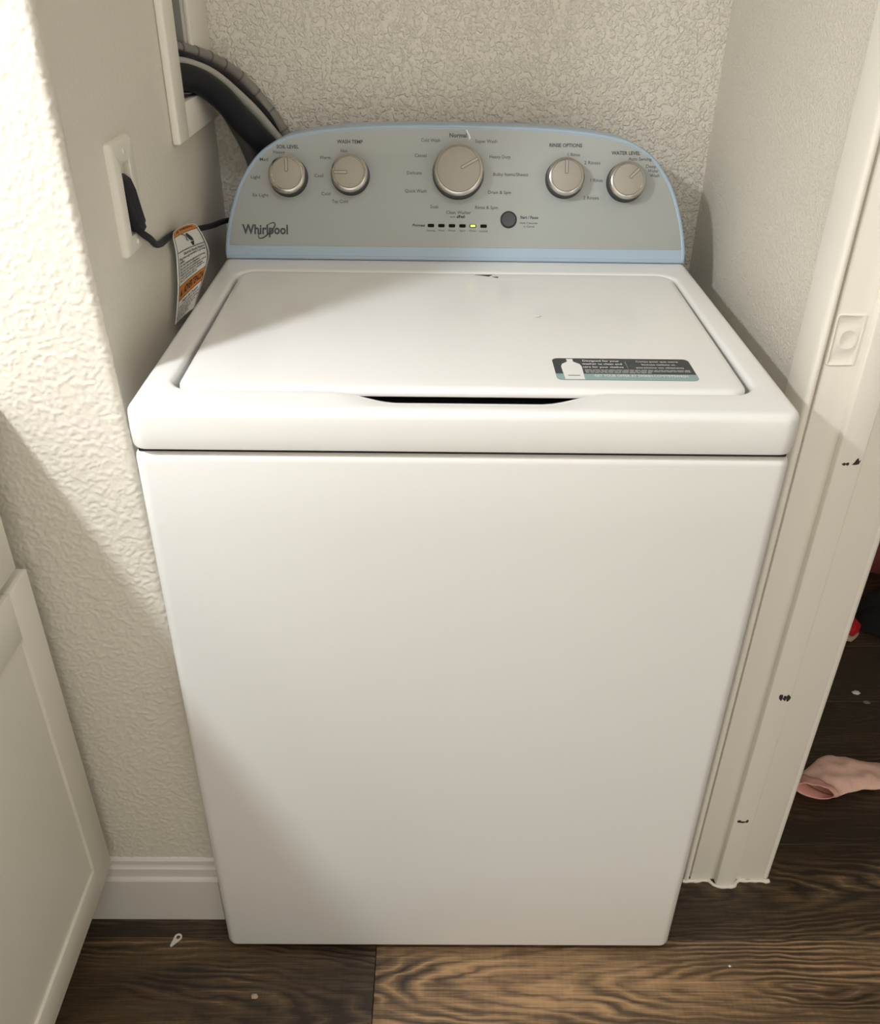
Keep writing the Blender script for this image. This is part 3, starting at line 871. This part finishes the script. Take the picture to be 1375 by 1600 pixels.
# plug body: tapered block, thick strain relief at the bottom
L_ = []
for (z, w_, x0, x1) in ((1.1290, 0.006, -0.022, -0.004), (1.1275, 0.0095, -0.022, 0.004), (1.122, 0.0125, -0.022, 0.009), (1.110, 0.0130, -0.022, 0.0125), (1.094, 0.0125, -0.021, 0.0150),
                        (1.082, 0.0110, -0.016, 0.0175), (1.0765, 0.0100, -0.012, 0.0190), (1.0740, 0.0075, -0.004, 0.0185), (1.070, 0.0072, -0.001, 0.0195), (1.066, 0.005, 0.004, 0.0170)):
    L_.append([(XL + p[0], p[1], z) for p in rrect(x0, x1, 0.2195 - w_, 0.2195 + w_, min(0.0045, w_ * 0.7), 4, 1)])
Vv, Ff = loft(L_)
mesh('plug', Vv, Ff, M_rubber, pc, smooth=45)
cp = spline([(XL + 0.010, 0.2195, 1.069), (-0.372, 0.224, 1.062), (-0.3685, 0.238, 1.052), (-0.3715, 0.266, 1.0380), (-0.3770, 0.306, 1.0278), (-0.3800, 0.345, 1.0235), (-0.3795, 0.390, 1.0190), (-0.3770, 0.430, 1.0105), (-0.3665, 0.530, 0.992), (-0.363, 0.625, 0.976), (-0.340, 0.672, 0.965)], 8)
Vv, Ff = tube(cp, 0.0042, 12)
mesh('cable', Vv, Ff, M_rubber, pc, smooth=60)

# ------------------------------------------------------------------ warning tag hanging from the cord
tg = empty('warning_tag', (-0.366, 0.385, 1.02), 'white and orange warning tag hanging on the black power cord', 'tag')
LT = spline([(-0.3720, 0.350, 1.0305), (-0.3760, 0.3570, 1.0208), (-0.3762, 0.3615, 1.0000), (-0.3762, 0.3540, 0.9740), (-0.3760, 0.3420, 0.9515), (-0.3755, 0.3180, 0.9290), (-0.3755, 0.3080, 0.9200)], 8)
RT = spline([(-0.3580, 0.3960, 1.0300), (-0.3550, 0.4098, 1.0222), (-0.3545, 0.4400, 0.9958), (-0.3545, 0.4520, 0.9740), (-0.3560, 0.4284, 0.9590), (-0.3580, 0.3850, 0.9400), (-0.3600, 0.3620, 0.9260)], 8)
NT = len(LT) - 1
def tagp(s, t, off=0.0):
    """s across 0..1, t down 0..1"""
    f = max(0, min(0.99999, t)) * NT
    i = int(f); fr = f - i
    a_ = LT[i].lerp(LT[i + 1], fr); b_ = RT[i].lerp(RT[i + 1], fr)
    p = a_.lerp(b_, s)
    bow = math.sin(s * math.pi) * 0.003
    a2, b2 = LT[min(i + 1, NT)], RT[min(i + 1, NT)]
    nrm = (b_ - a_).cross((LT[i + 1] - LT[i]) * 0.5 + (RT[i + 1] - RT[i]) * 0.5).normalized()
    if nrm.y > 0: nrm = -nrm
    return p + nrm * (off - bow)
def tag_patch(name, s0, s1, t0, t1, off, mat, ns=6, nt=12, parent=None, solid=0.0):
    V_, F_ = [], []
    for j in range(nt + 1):
        for i in range(ns + 1):
            V_.append(tagp(s0 + (s1 - s0) * i / ns, t0 + (t1 - t0) * j / nt, off))
    for j in range(nt):
        for i in range(ns):
            a = j * (ns + 1) + i
            F_.append((a, a + 1, a + ns + 2, a + ns + 1))
    o = mesh(name, V_, F_, mat, parent or tg, fixn=False, smooth=180)
    if solid:
        md = o.modifiers.new('thick', 'SOLIDIFY'); md.thickness = solid; md.offset = 0
    return o
sheet = tag_patch('sheet', 0, 1, 0, 1, 0, M_tagwhite, 8, 60, solid=0.0003)
tag_patch('banner', 0.04, 0.97, 0.01, 0.175, 0.0005, M_orange, 6, 10)
tag_patch('banner', 0.07, 0.96, 0.635, 0.735, 0.0005, M_orange, 6, 10)
for (a, b_, c_, d_) in ((0.045, 0.062, 0.175, 0.99), (0.938, 0.955, 0.175, 0.99), (0.045, 0.955, 0.175, 0.183), (0.045, 0.955, 0.345, 0.352), (0.045, 0.955, 0.628, 0.634), (0.045, 0.955, 0.735, 0.741)):
    tag_patch('rule', a, b_, c_, d_, 0.0007, M_ink, 4, 16)
def tag_text(s, t, s0, s1, h, mat=M_ink, bold=0.02):
    V2, F2 = text_flat(s, s1 - s0, h, bold)
    cx_ = (s0 + s1) / 2
    mesh('print', [tagp(cx_ + a, t - b_, 0.0009) for a, b_ in V2], F2, mat, tg, fixn=False)
tag_text('WARNING', 0.095, 0.32, 0.84, 0.065, M_ink, 0.03)
tag_text('ADVERTENCIA', 0.686, 0.24, 0.93, 0.055, M_ink, 0.03)
def tag_shape(pts):
    V_ = [tagp(a, b_, 0.0009) for a, b_ in pts]
    mesh('print', V_, [tuple(range(len(V_)))], M_ink, tg, fixn=False)
tag_shape([(0.17, 0.135), (0.29, 0.135), (0.23, 0.055)])
tag_shape([(0.10, 0.715), (0.20, 0.715), (0.15, 0.655)])
# pictogram of a plug and a hand
tag_shape([(0.50, 0.205), (0.56, 0.195), (0.66, 0.255), (0.68, 0.290), (0.60, 0.290), (0.55, 0.265)])
tag_shape([(0.56, 0.300), (0.68, 0.295), (0.645, 0.338), (0.60, 0.338)])
V_ = [tagp(a, b_, 0.0010) for a, b_ in ((0.37, 0.190), (0.44, 0.205), (0.50, 0.235), (0.47, 0.262), (0.52, 0.275))]
Vv, Ff = tube(spline(V_, 4), 0.0005, 6); mesh('print', Vv, Ff, M_ink, tg)
tag_text('Electrical Shock Hazard', 0.378, 0.27, 0.90, 0.022)
for i, (s_, b_) in enumerate((('Plug into a grounded 3 prong', 0.90), ('outlet.', 0.26), ('Do not remove ground prong.', 0.88), ('Do not use an adapter.', 0.72), ('Do not use an extension cord.', 0.90),
                              ('Failure to follow these', 0.80), ('instructions can result in', 0.86), ('fire or electrical shock.', 0.66))):
    tag_text(s_, 0.407 + i * 0.0265, 0.09, b_, 0.019)
tag_text('Peligro de Choque', 0.765, 0.24, 0.84, 0.020)
for i, (s_, b_) in enumerate((('Conecte a un contacto de pared', 0.90), ('de conexión a tierra de 3 clavijas.', 0.92), ('No quite la clavija de tierra.', 0.84), ('No use un adaptador.', 0.70), ('No use un cable.', 0.60), ('Si no sigue estas', 0.62), ('instrucciones', 0.5))):
    tag_text(s_, 0.792 + i * 0.0265, 0.09, b_, 0.018)

# ------------------------------------------------------------------ washer outlet box and hoses
wb = empty('outlet_box', (XL - 0.05, 0.55, 1.164), 'grey plastic washer outlet box recessed in the left alcove wall', 'outlet box')
y0, y1, z0, z1 = BOX
xb = XL - 0.095
bm = bmesh.new()
box_bm((xb - 0.003, y0 - 0.003, z0 - 0.003), (xb, y1 + 0.003, z1 + 0.003), bm=bm)
obj_from_bm('back_panel', bm, M_boxin, wb)
box('side_panel', (xb, y0 - 0.003, z0), (XL - 0.0041, y0 - 0.0002, z1), M_boxin, wb)
box('side_panel', (xb, y1 + 0.0002, z0), (XL - 0.0041, y1 + 0.003, z1), M_boxin, wb)
box('sill', (xb, y0, z0 - 0.003), (XL - 0.0041, y1, z0 - 0.0002), M_trim, wb)
box('top_panel', (xb, y0, z1 + 0.0002), (XL - 0.0041, y1, z1 + 0.003), M_boxin, wb)
Vv, Ff = tube(spline([(xb + 0.03, 0.553, 1.238), (xb + 0.03, 0.553, 1.30), (xb + 0.03, 0.553, 1.40)], 4), lambda t, s: 0.010 if t > 0.3 else 0.014, 14)
mesh('valve', Vv, Ff, M_lampmetal, wb, smooth=40)

def hose(name, pts, rad, mat, label, n=8, seg=16, cat='hose'):
    P_ = spline(pts, n)
    Vv, Ff = tube(P_, rad, seg)
    o = mesh(name, Vv, Ff, mat, None, smooth=60)
    tag(o, label, cat)
    return o, P_
hose('drain_hose', [(-0.452, 0.525, 1.186), (-0.42, 0.527, 1.190), (-0.401, 0.533, 1.191), (-0.383, 0.556, 1.190), (-0.364, 0.585, 1.177), (-0.344, 0.612, 1.153), (-0.328, 0.632, 1.124), (-0.308, 0.647, 1.098), (-0.289, 0.668, 1.070), (-0.275, 0.684, 1.03), (-0.268, 0.691, 0.95), (-0.266, 0.6915, 0.85)],
     lambda t, s: 0.0178, M_rubber, 'thick black drain hose curving from the outlet box behind the washer')
hose('supply_hose', [(-0.455, 0.545, 1.216), (-0.42, 0.543, 1.214), (-0.398, 0.548, 1.211), (-0.377, 0.576, 1.2035), (-0.355, 0.612, 1.187), (-0.332, 0.648, 1.158), (-0.309, 0.670, 1.1285), (-0.285, 0.684, 1.094), (-0.262, 0.692, 1.062), (-0.245, 0.697, 1.02), (-0.235, 0.698, 0.95)],
     0.0072, M_hose_grey, 'pale grey supply hose lying along the thick black hose')
hose('supply_hose', [(-0.455, 0.555, 1.231), (-0.42, 0.552, 1.226), (-0.397, 0.557, 1.2205), (-0.375, 0.590, 1.2085), (-0.350, 0.633, 1.188), (-0.326, 0.668, 1.159), (-0.303, 0.689, 1.129), (-0.278, 0.699, 1.098), (-0.252, 0.701, 1.066), (-0.235, 0.702, 1.02), (-0.223, 0.702, 0.95)],
     0.0060, M_rubber, 'thin black hose between the two grey supply hoses')
o4, P4 = hose('supply_hose', [(-0.452, 0.572, 1.236), (-0.42, 0.568, 1.232), (-0.399, 0.570, 1.2265), (-0.381, 0.602, 1.2185), (-0.360, 0.645, 1.204), (-0.336, 0.682, 1.181), (-0.312, 0.696, 1.153), (-0.290, 0.6985, 1.124), (-0.274, 0.699, 1.099), (-0.254, 0.699, 1.066), (-0.232, 0.699, 1.02), (-0.205, 0.699, 0.95)],
     0.0082, M_hose_mid, 'grey banded supply hose arching highest against the back wall')
acc = 0.0; last = 0.0
for i in range(1, len(P4) - 1):
    acc += (P4[i] - P4[i - 1]).length
    if acc - last > 0.031 and P4[i].z > 1.04:
        last = acc
        d_ = (P4[i + 1] - P4[i - 1]).normalized()
        Vv, Ff = tube([P4[i] - d_ * 0.0012, P4[i] + d_ * 0.0012], 0.0089, 16)
        mesh('band', Vv, Ff, M_hose_dark, o4, smooth=60)
hose('dark_grey_tube', [(-0.3655, 0.655, 1.150), (-0.359, 0.672, 1.136), (-0.344, 0.690, 1.104), (-0.331, 0.696, 1.073), (-0.322, 0.697, 1.035), (-0.318, 0.697, 0.95)],  # tapered dark grey tube behind the drain hose
     lambda t, s: 0.006 + 0.007 * min(1, t * 2.5), M_hose_dark, 'dark grey tube dropping behind the black drain hose')

# ------------------------------------------------------------------ things on the floor
tab = []
ang = R(62)
def rot2(a, b_): return (a * math.cos(ang) - b_ * math.sin(ang), a * math.sin(ang) + b_ * math.cos(ang))
out2 = [(0.0062 * math.cos(R(a)), 0.0062 * math.sin(R(a))) for a in range(-120, 121, 20)] + [(-0.017, 0.0016), (-0.018, 0.0), (-0.017, -0.0016)]
inn2 = []
for (a, b_) in out2:
    l_ = math.hypot(a, b_); inn2.append((a / l_ * 0.0034, b_ / l_ * 0.0034))
def tr(P_, z): return [(-0.4335 + rot2(*p)[0], 0.020 + rot2(*p)[1], z) for p in P_]
Vv, Ff = loft([tr(out2, 0.0001), tr(out2, 0.0018), tr(inn2, 0.0018), tr(inn2, 0.0001), tr(out2, 0.0001)], False, False)
tag(mesh('plastic_tab', Vv, Ff, M_white_bit), 'tiny white plastic tab with a hole on floor beside baseboard', 'tab')

def crumb(name, x_, y_, r_, seed, label, mat, cat, z_=0.0, flat=0.45):
    bm = bmesh.new()
    bmesh.ops.create_icosphere(bm, subdivisions=2, radius=r_)
    for v in bm.verts:
        k_ = 1 + 0.5 * noise.noise(v.co * (1.3 / r_) + Vector((seed, 0, 0)))
        v.co = Vector((v.co.x * k_ * 1.3, v.co.y * k_, v.co.z * flat * k_))
    zmin = min(v.co.z for v in bm.verts)
    for v in bm.verts: v.co += Vector((x_, y_, z_ - zmin))
    o = obj_from_bm(name, bm, mat, None, None, 60)
    return tag(o, label, cat)
crumb('paper_crumb', -0.2945, -0.075, 0.0042, 3.3, 'small pale crumb on the dark planks before the washer', M_sole, 'crumb')
crumb('lint', 0.886, 0.589, 0.006, 8.1, 'white lint fleck on dark bedroom floor, the farther one', M_white_bit, 'lint', 0, 0.2)
crumb('lint', 0.897, 0.560, 0.005, 7.7, 'grey lint wisp on the dark bedroom floor beyond the jamb', M_hose_mid, 'lint', 0, 0.15)
crumb('lint', 0.4413, -0.0243, 0.0016, 2.1, 'white speck on the planks right of the washer front', M_white_bit, 'lint')
crumb('lint', 0.10, 0.275, 0.0032, 4.4, 'white fleck lying on the washer lid above the sticker', M_white_bit, 'lint', ZL, 0.3)

# pink sock
sk = empty('sock', (0.76, 0.345, 0), 'pink ankle sock lying on the dark floor beyond the door jamb', 'sock')
sp = spline([(0.690, 0.306, 0), (0.704, 0.320, 0), (0.724, 0.338, 0), (0.750, 0.352, 0), (0.782, 0.356, 0), (0.815, 0.352, 0), (0.850, 0.352, 0), (0.885, 0.362, 0), (0.905, 0.370, 0)], 5)
wid = spline([(0.034, 0.012, 0), (0.036, 0.012, 0), (0.040, 0.012, 0), (0.044, 0.013, 0), (0.040, 0.012, 0), (0.034, 0.011, 0), (0.032, 0.011, 0), (0.028, 0.009, 0), (0.008, 0.004, 0)], 5)
def sock_loop(i, grow=0.0, ns=36):
    t = (sp[min(i + 1, len(sp) - 1)] - sp[max(i - 1, 0)]).normalized()
    side = Vector((-t.y, t.x, 0))
    if i < 8:                                     # the cuff is cut off at an angle
        side = (side + t * (-0.5 * (1 - i / 8))).normalized()
    L_ = []
    for j in range(ns):
        a = 2 * math.pi * j / ns
        c_, s_ = math.cos(a), math.sin(a)
        hgt = wid[i].y
        if i < 10: hgt *= 1.0 + 0.5 * (1 - i / 10)
        p = sp[i] + side * (c_ * (wid[i].x + grow)) + Vector((0, 0, hgt + grow * 0.5 + s_ * (hgt + grow * 0.5)))
        k_ = noise.noise(Vector((p.x * 38, p.y * 38, 2.0)))
        k2 = noise.noise(Vector((p.x * 90, p.y * 60, 6.0)))
        if s_ > -0.2: p.z += (0.006 * k_ + 0.003 * k2) * (s_ + 0.2)
        p.z = max(p.z, 0.0006)
        p += side * 0.004 * k_ * abs(c_)
        L_.append(p)
    return L_
Vv, Ff = loft([sock_loop(i) for i in range(5, len(sp))], False, True)
so = mesh('foot', Vv, Ff, M_sock, sk, smooth=180)
md = so.modifiers.new('thick', 'SOLIDIFY'); md.thickness = 0.0012; md.offset = -1
Vv, Ff = loft([sock_loop(i, 0.0006) for i in range(0, 7)], False, False)
so = mesh('cuff', Vv, Ff, M_sock_band, sk, smooth=180)
md = so.modifiers.new('thick', 'SOLIDIFY'); md.thickness = 0.0018; md.offset = -1
# heel opening fold
hp = [sp[9] + Vector((-0.018, 0.030, 0.020)), sp[10] + Vector((-0.008, 0.036, 0.022)), sp[11] + Vector((0.0, 0.034, 0.023)), sp[12] + Vector((0.004, 0.026, 0.026))]

# heap of clothes in the dark room
def heap(name, cx, cy, rx, ry, h, mat, label, cat, seed, z_=0.0, n_=56, fold=22.0):
    V_, F_ = [], []
    for j in range(n_ + 1):
        for i in range(n_ + 1):
            a, b_ = 2 * i / n_ - 1, 2 * j / n_ - 1
            # square to disc
            u = a * math.sqrt(1 - b_ * b_ / 2); v = b_ * math.sqrt(1 - a * a / 2)
            r2 = min(1.0, u * u + v * v)
            edge = 1 + 0.16 * noise.noise(Vector((math.atan2(v, u) * 1.3, seed, 1)))
            x_, y_ = cx + u * rx * edge, cy + v * ry * edge
            dome = (1 - r2) ** 0.55
            p = Vector((x_ * fold * 0.45, y_ * fold * 0.45, seed))
            rid = 1 - abs(noise.noise(p + Vector((noise.noise(p * 0.5), noise.noise(p * 0.5 + Vector((4, 4, 4))), 0)) * 1.2)) * 2
            z = z_ + h * dome * (0.72 + 0.30 * rid + 0.25 * noise.noise(Vector((x_ * 6, y_ * 6, seed))))
            V_.append((x_, y_, max(z, z_ + 0.0008)))
    for j in range(n_):
        for i in range(n_):
            a = j * (n_ + 1) + i
            F_.append((a, a + 1, a + n_ + 2, a + n_ + 1))
    top = len(V_)
    V_ += [(p[0], p[1], z_) for p in V_[:top]]
    F_ += [tuple(top + k_ for k_ in reversed(f)) for f in F_[:]]
    o = mesh(name, V_, F_, mat, None, smooth=180, fixn=False)
    return tag(o, label, cat)
heap('dark_garment', 1.195, 0.845, 0.22, 0.115, 0.07, M_black, 'crumpled black garment heaped on the dark bedroom floor', 'clothing', 3.0)
heap('maroon_garment', 1.24, 1.165, 0.26, 0.165, 0.26, M_maroon, 'crumpled maroon garment lying behind the black one', 'clothing', 9.0, fold=34.0)
# toe of a red shoe, just showing behind the jamb
sh = empty('shoe', (0.93, 0.80, 0), 'red canvas shoe with cream sole, its toe showing behind the jamb', 'shoe')
ax = [Vector((0.952 - 0.165 * k_ / 13, 0.765 + 0.20 * k_ / 13, 0)) for k_ in range(14)]
dirv = (ax[-1] - ax[0]).normalized(); sidev = Vector((-dirv.y, dirv.x, 0))
def shoe_loop(k_, z0_, hgt, grow):
    t = k_ / 13
    wd = (0.040 * math.sqrt(max(0.0, 1 - (1 - min(1, t * 3.2 + 0.08)) ** 2)) if t < 0.35 else 0.040 - 0.010 * math.sin((t - 0.35) / 0.65 * math.pi)) * (1 if t < 0.93 else 0.75) + grow
    return [ax[k_] + sidev * (wd * math.copysign(abs(math.cos(a)) ** 0.7, math.cos(a))) + Vector((0, 0, z0_ + max(0, hgt * (0.5 + 0.5 * math.copysign(abs(math.sin(a)) ** 0.7, math.sin(a))))))
            for a in (2 * math.pi * j / 24 for j in range(24))]
Vv, Ff = loft([shoe_loop(k_, 0.0, 0.016, 0.003) for k_ in range(14)])
mesh('sole', Vv, Ff, M_sole, sh, smooth=60)
Vv, Ff = loft([shoe_loop(k_, 0.015, 0.026 + 0.034 * sstep(0, 0.55, k_ / 13), 0.0) for k_ in range(14)])
mesh('upper', Vv, Ff, M_red, sh, smooth=60)

# ------------------------------------------------------------------ the pendant lamp and the added ceiling fill
def area(name, loc, size, power, col, parent):
    d = bpy.data.lights.new(name, 'AREA'); d.shape = 'DISK'; d.size = size; d.energy = power; d.color = col
    o = bpy.data.objects.new(name, d)
    put(o, parent, Matrix.Translation(loc))
    return o
pl = empty('pendant_lamp', LAMP_POS, 'metal pendant lamp hanging over the counter', 'lamp')
Vv, Ff = lathe([(0.078, 0.0), (0.082, 0.0), (0.082, 0.006), (0.060, 0.060), (0.020, 0.095), (0.012, 0.10), (0.010, 0.098), (0.018, 0.090), (0.056, 0.057), (0.078, 0.006)], 36)
mesh('shade', Vv, Ff[:-2], M_lampmetal, pl, Matrix.Translation(LAMP_POS), smooth=40)
Vv, Ff = tube([LAMP_POS + Vector((0, 0, 0.098)), Vector((LAMP_POS.x, LAMP_POS.y, ZC))], 0.004, 8)
mesh('suspension_cord', Vv, Ff, M_dark, pl, smooth=60)
area('pendant_light', LAMP_POS + Vector((0, 0, 0.004)), 0.13, LAMP_POWER, LAMP_COL, pl)
cl_ = empty('added_ceiling_fill', (CEIL_POS.x, CEIL_POS.y, ZC), 'unseen round ceiling fixture added for ambient fill', 'lamp')  # fixture added for the fill light it carries
Vv, Ff = lathe([(0.21, ZC), (0.215, ZC - 0.02), (0.21, ZC - 0.03), (0.19, ZC - 0.03)], 36)
mesh('base', [(v[0] + CEIL_POS.x, v[1] + CEIL_POS.y, v[2]) for v in Vv], Ff, M_lampmetal, cl_, smooth=40)
Vv, Ff = lathe([(0.19, ZC - 0.028), (0.19, ZC - 0.045), (0.15, ZC - 0.066), (0.05, ZC - 0.072)], 36)
mesh('diffuser', [(v[0] + CEIL_POS.x, v[1] + CEIL_POS.y, v[2]) for v in Vv], Ff, M_glass_white, cl_, smooth=40)
area('ceiling_fill_light', CEIL_POS, 0.40, CEIL_POWER, CEIL_COL, cl_)
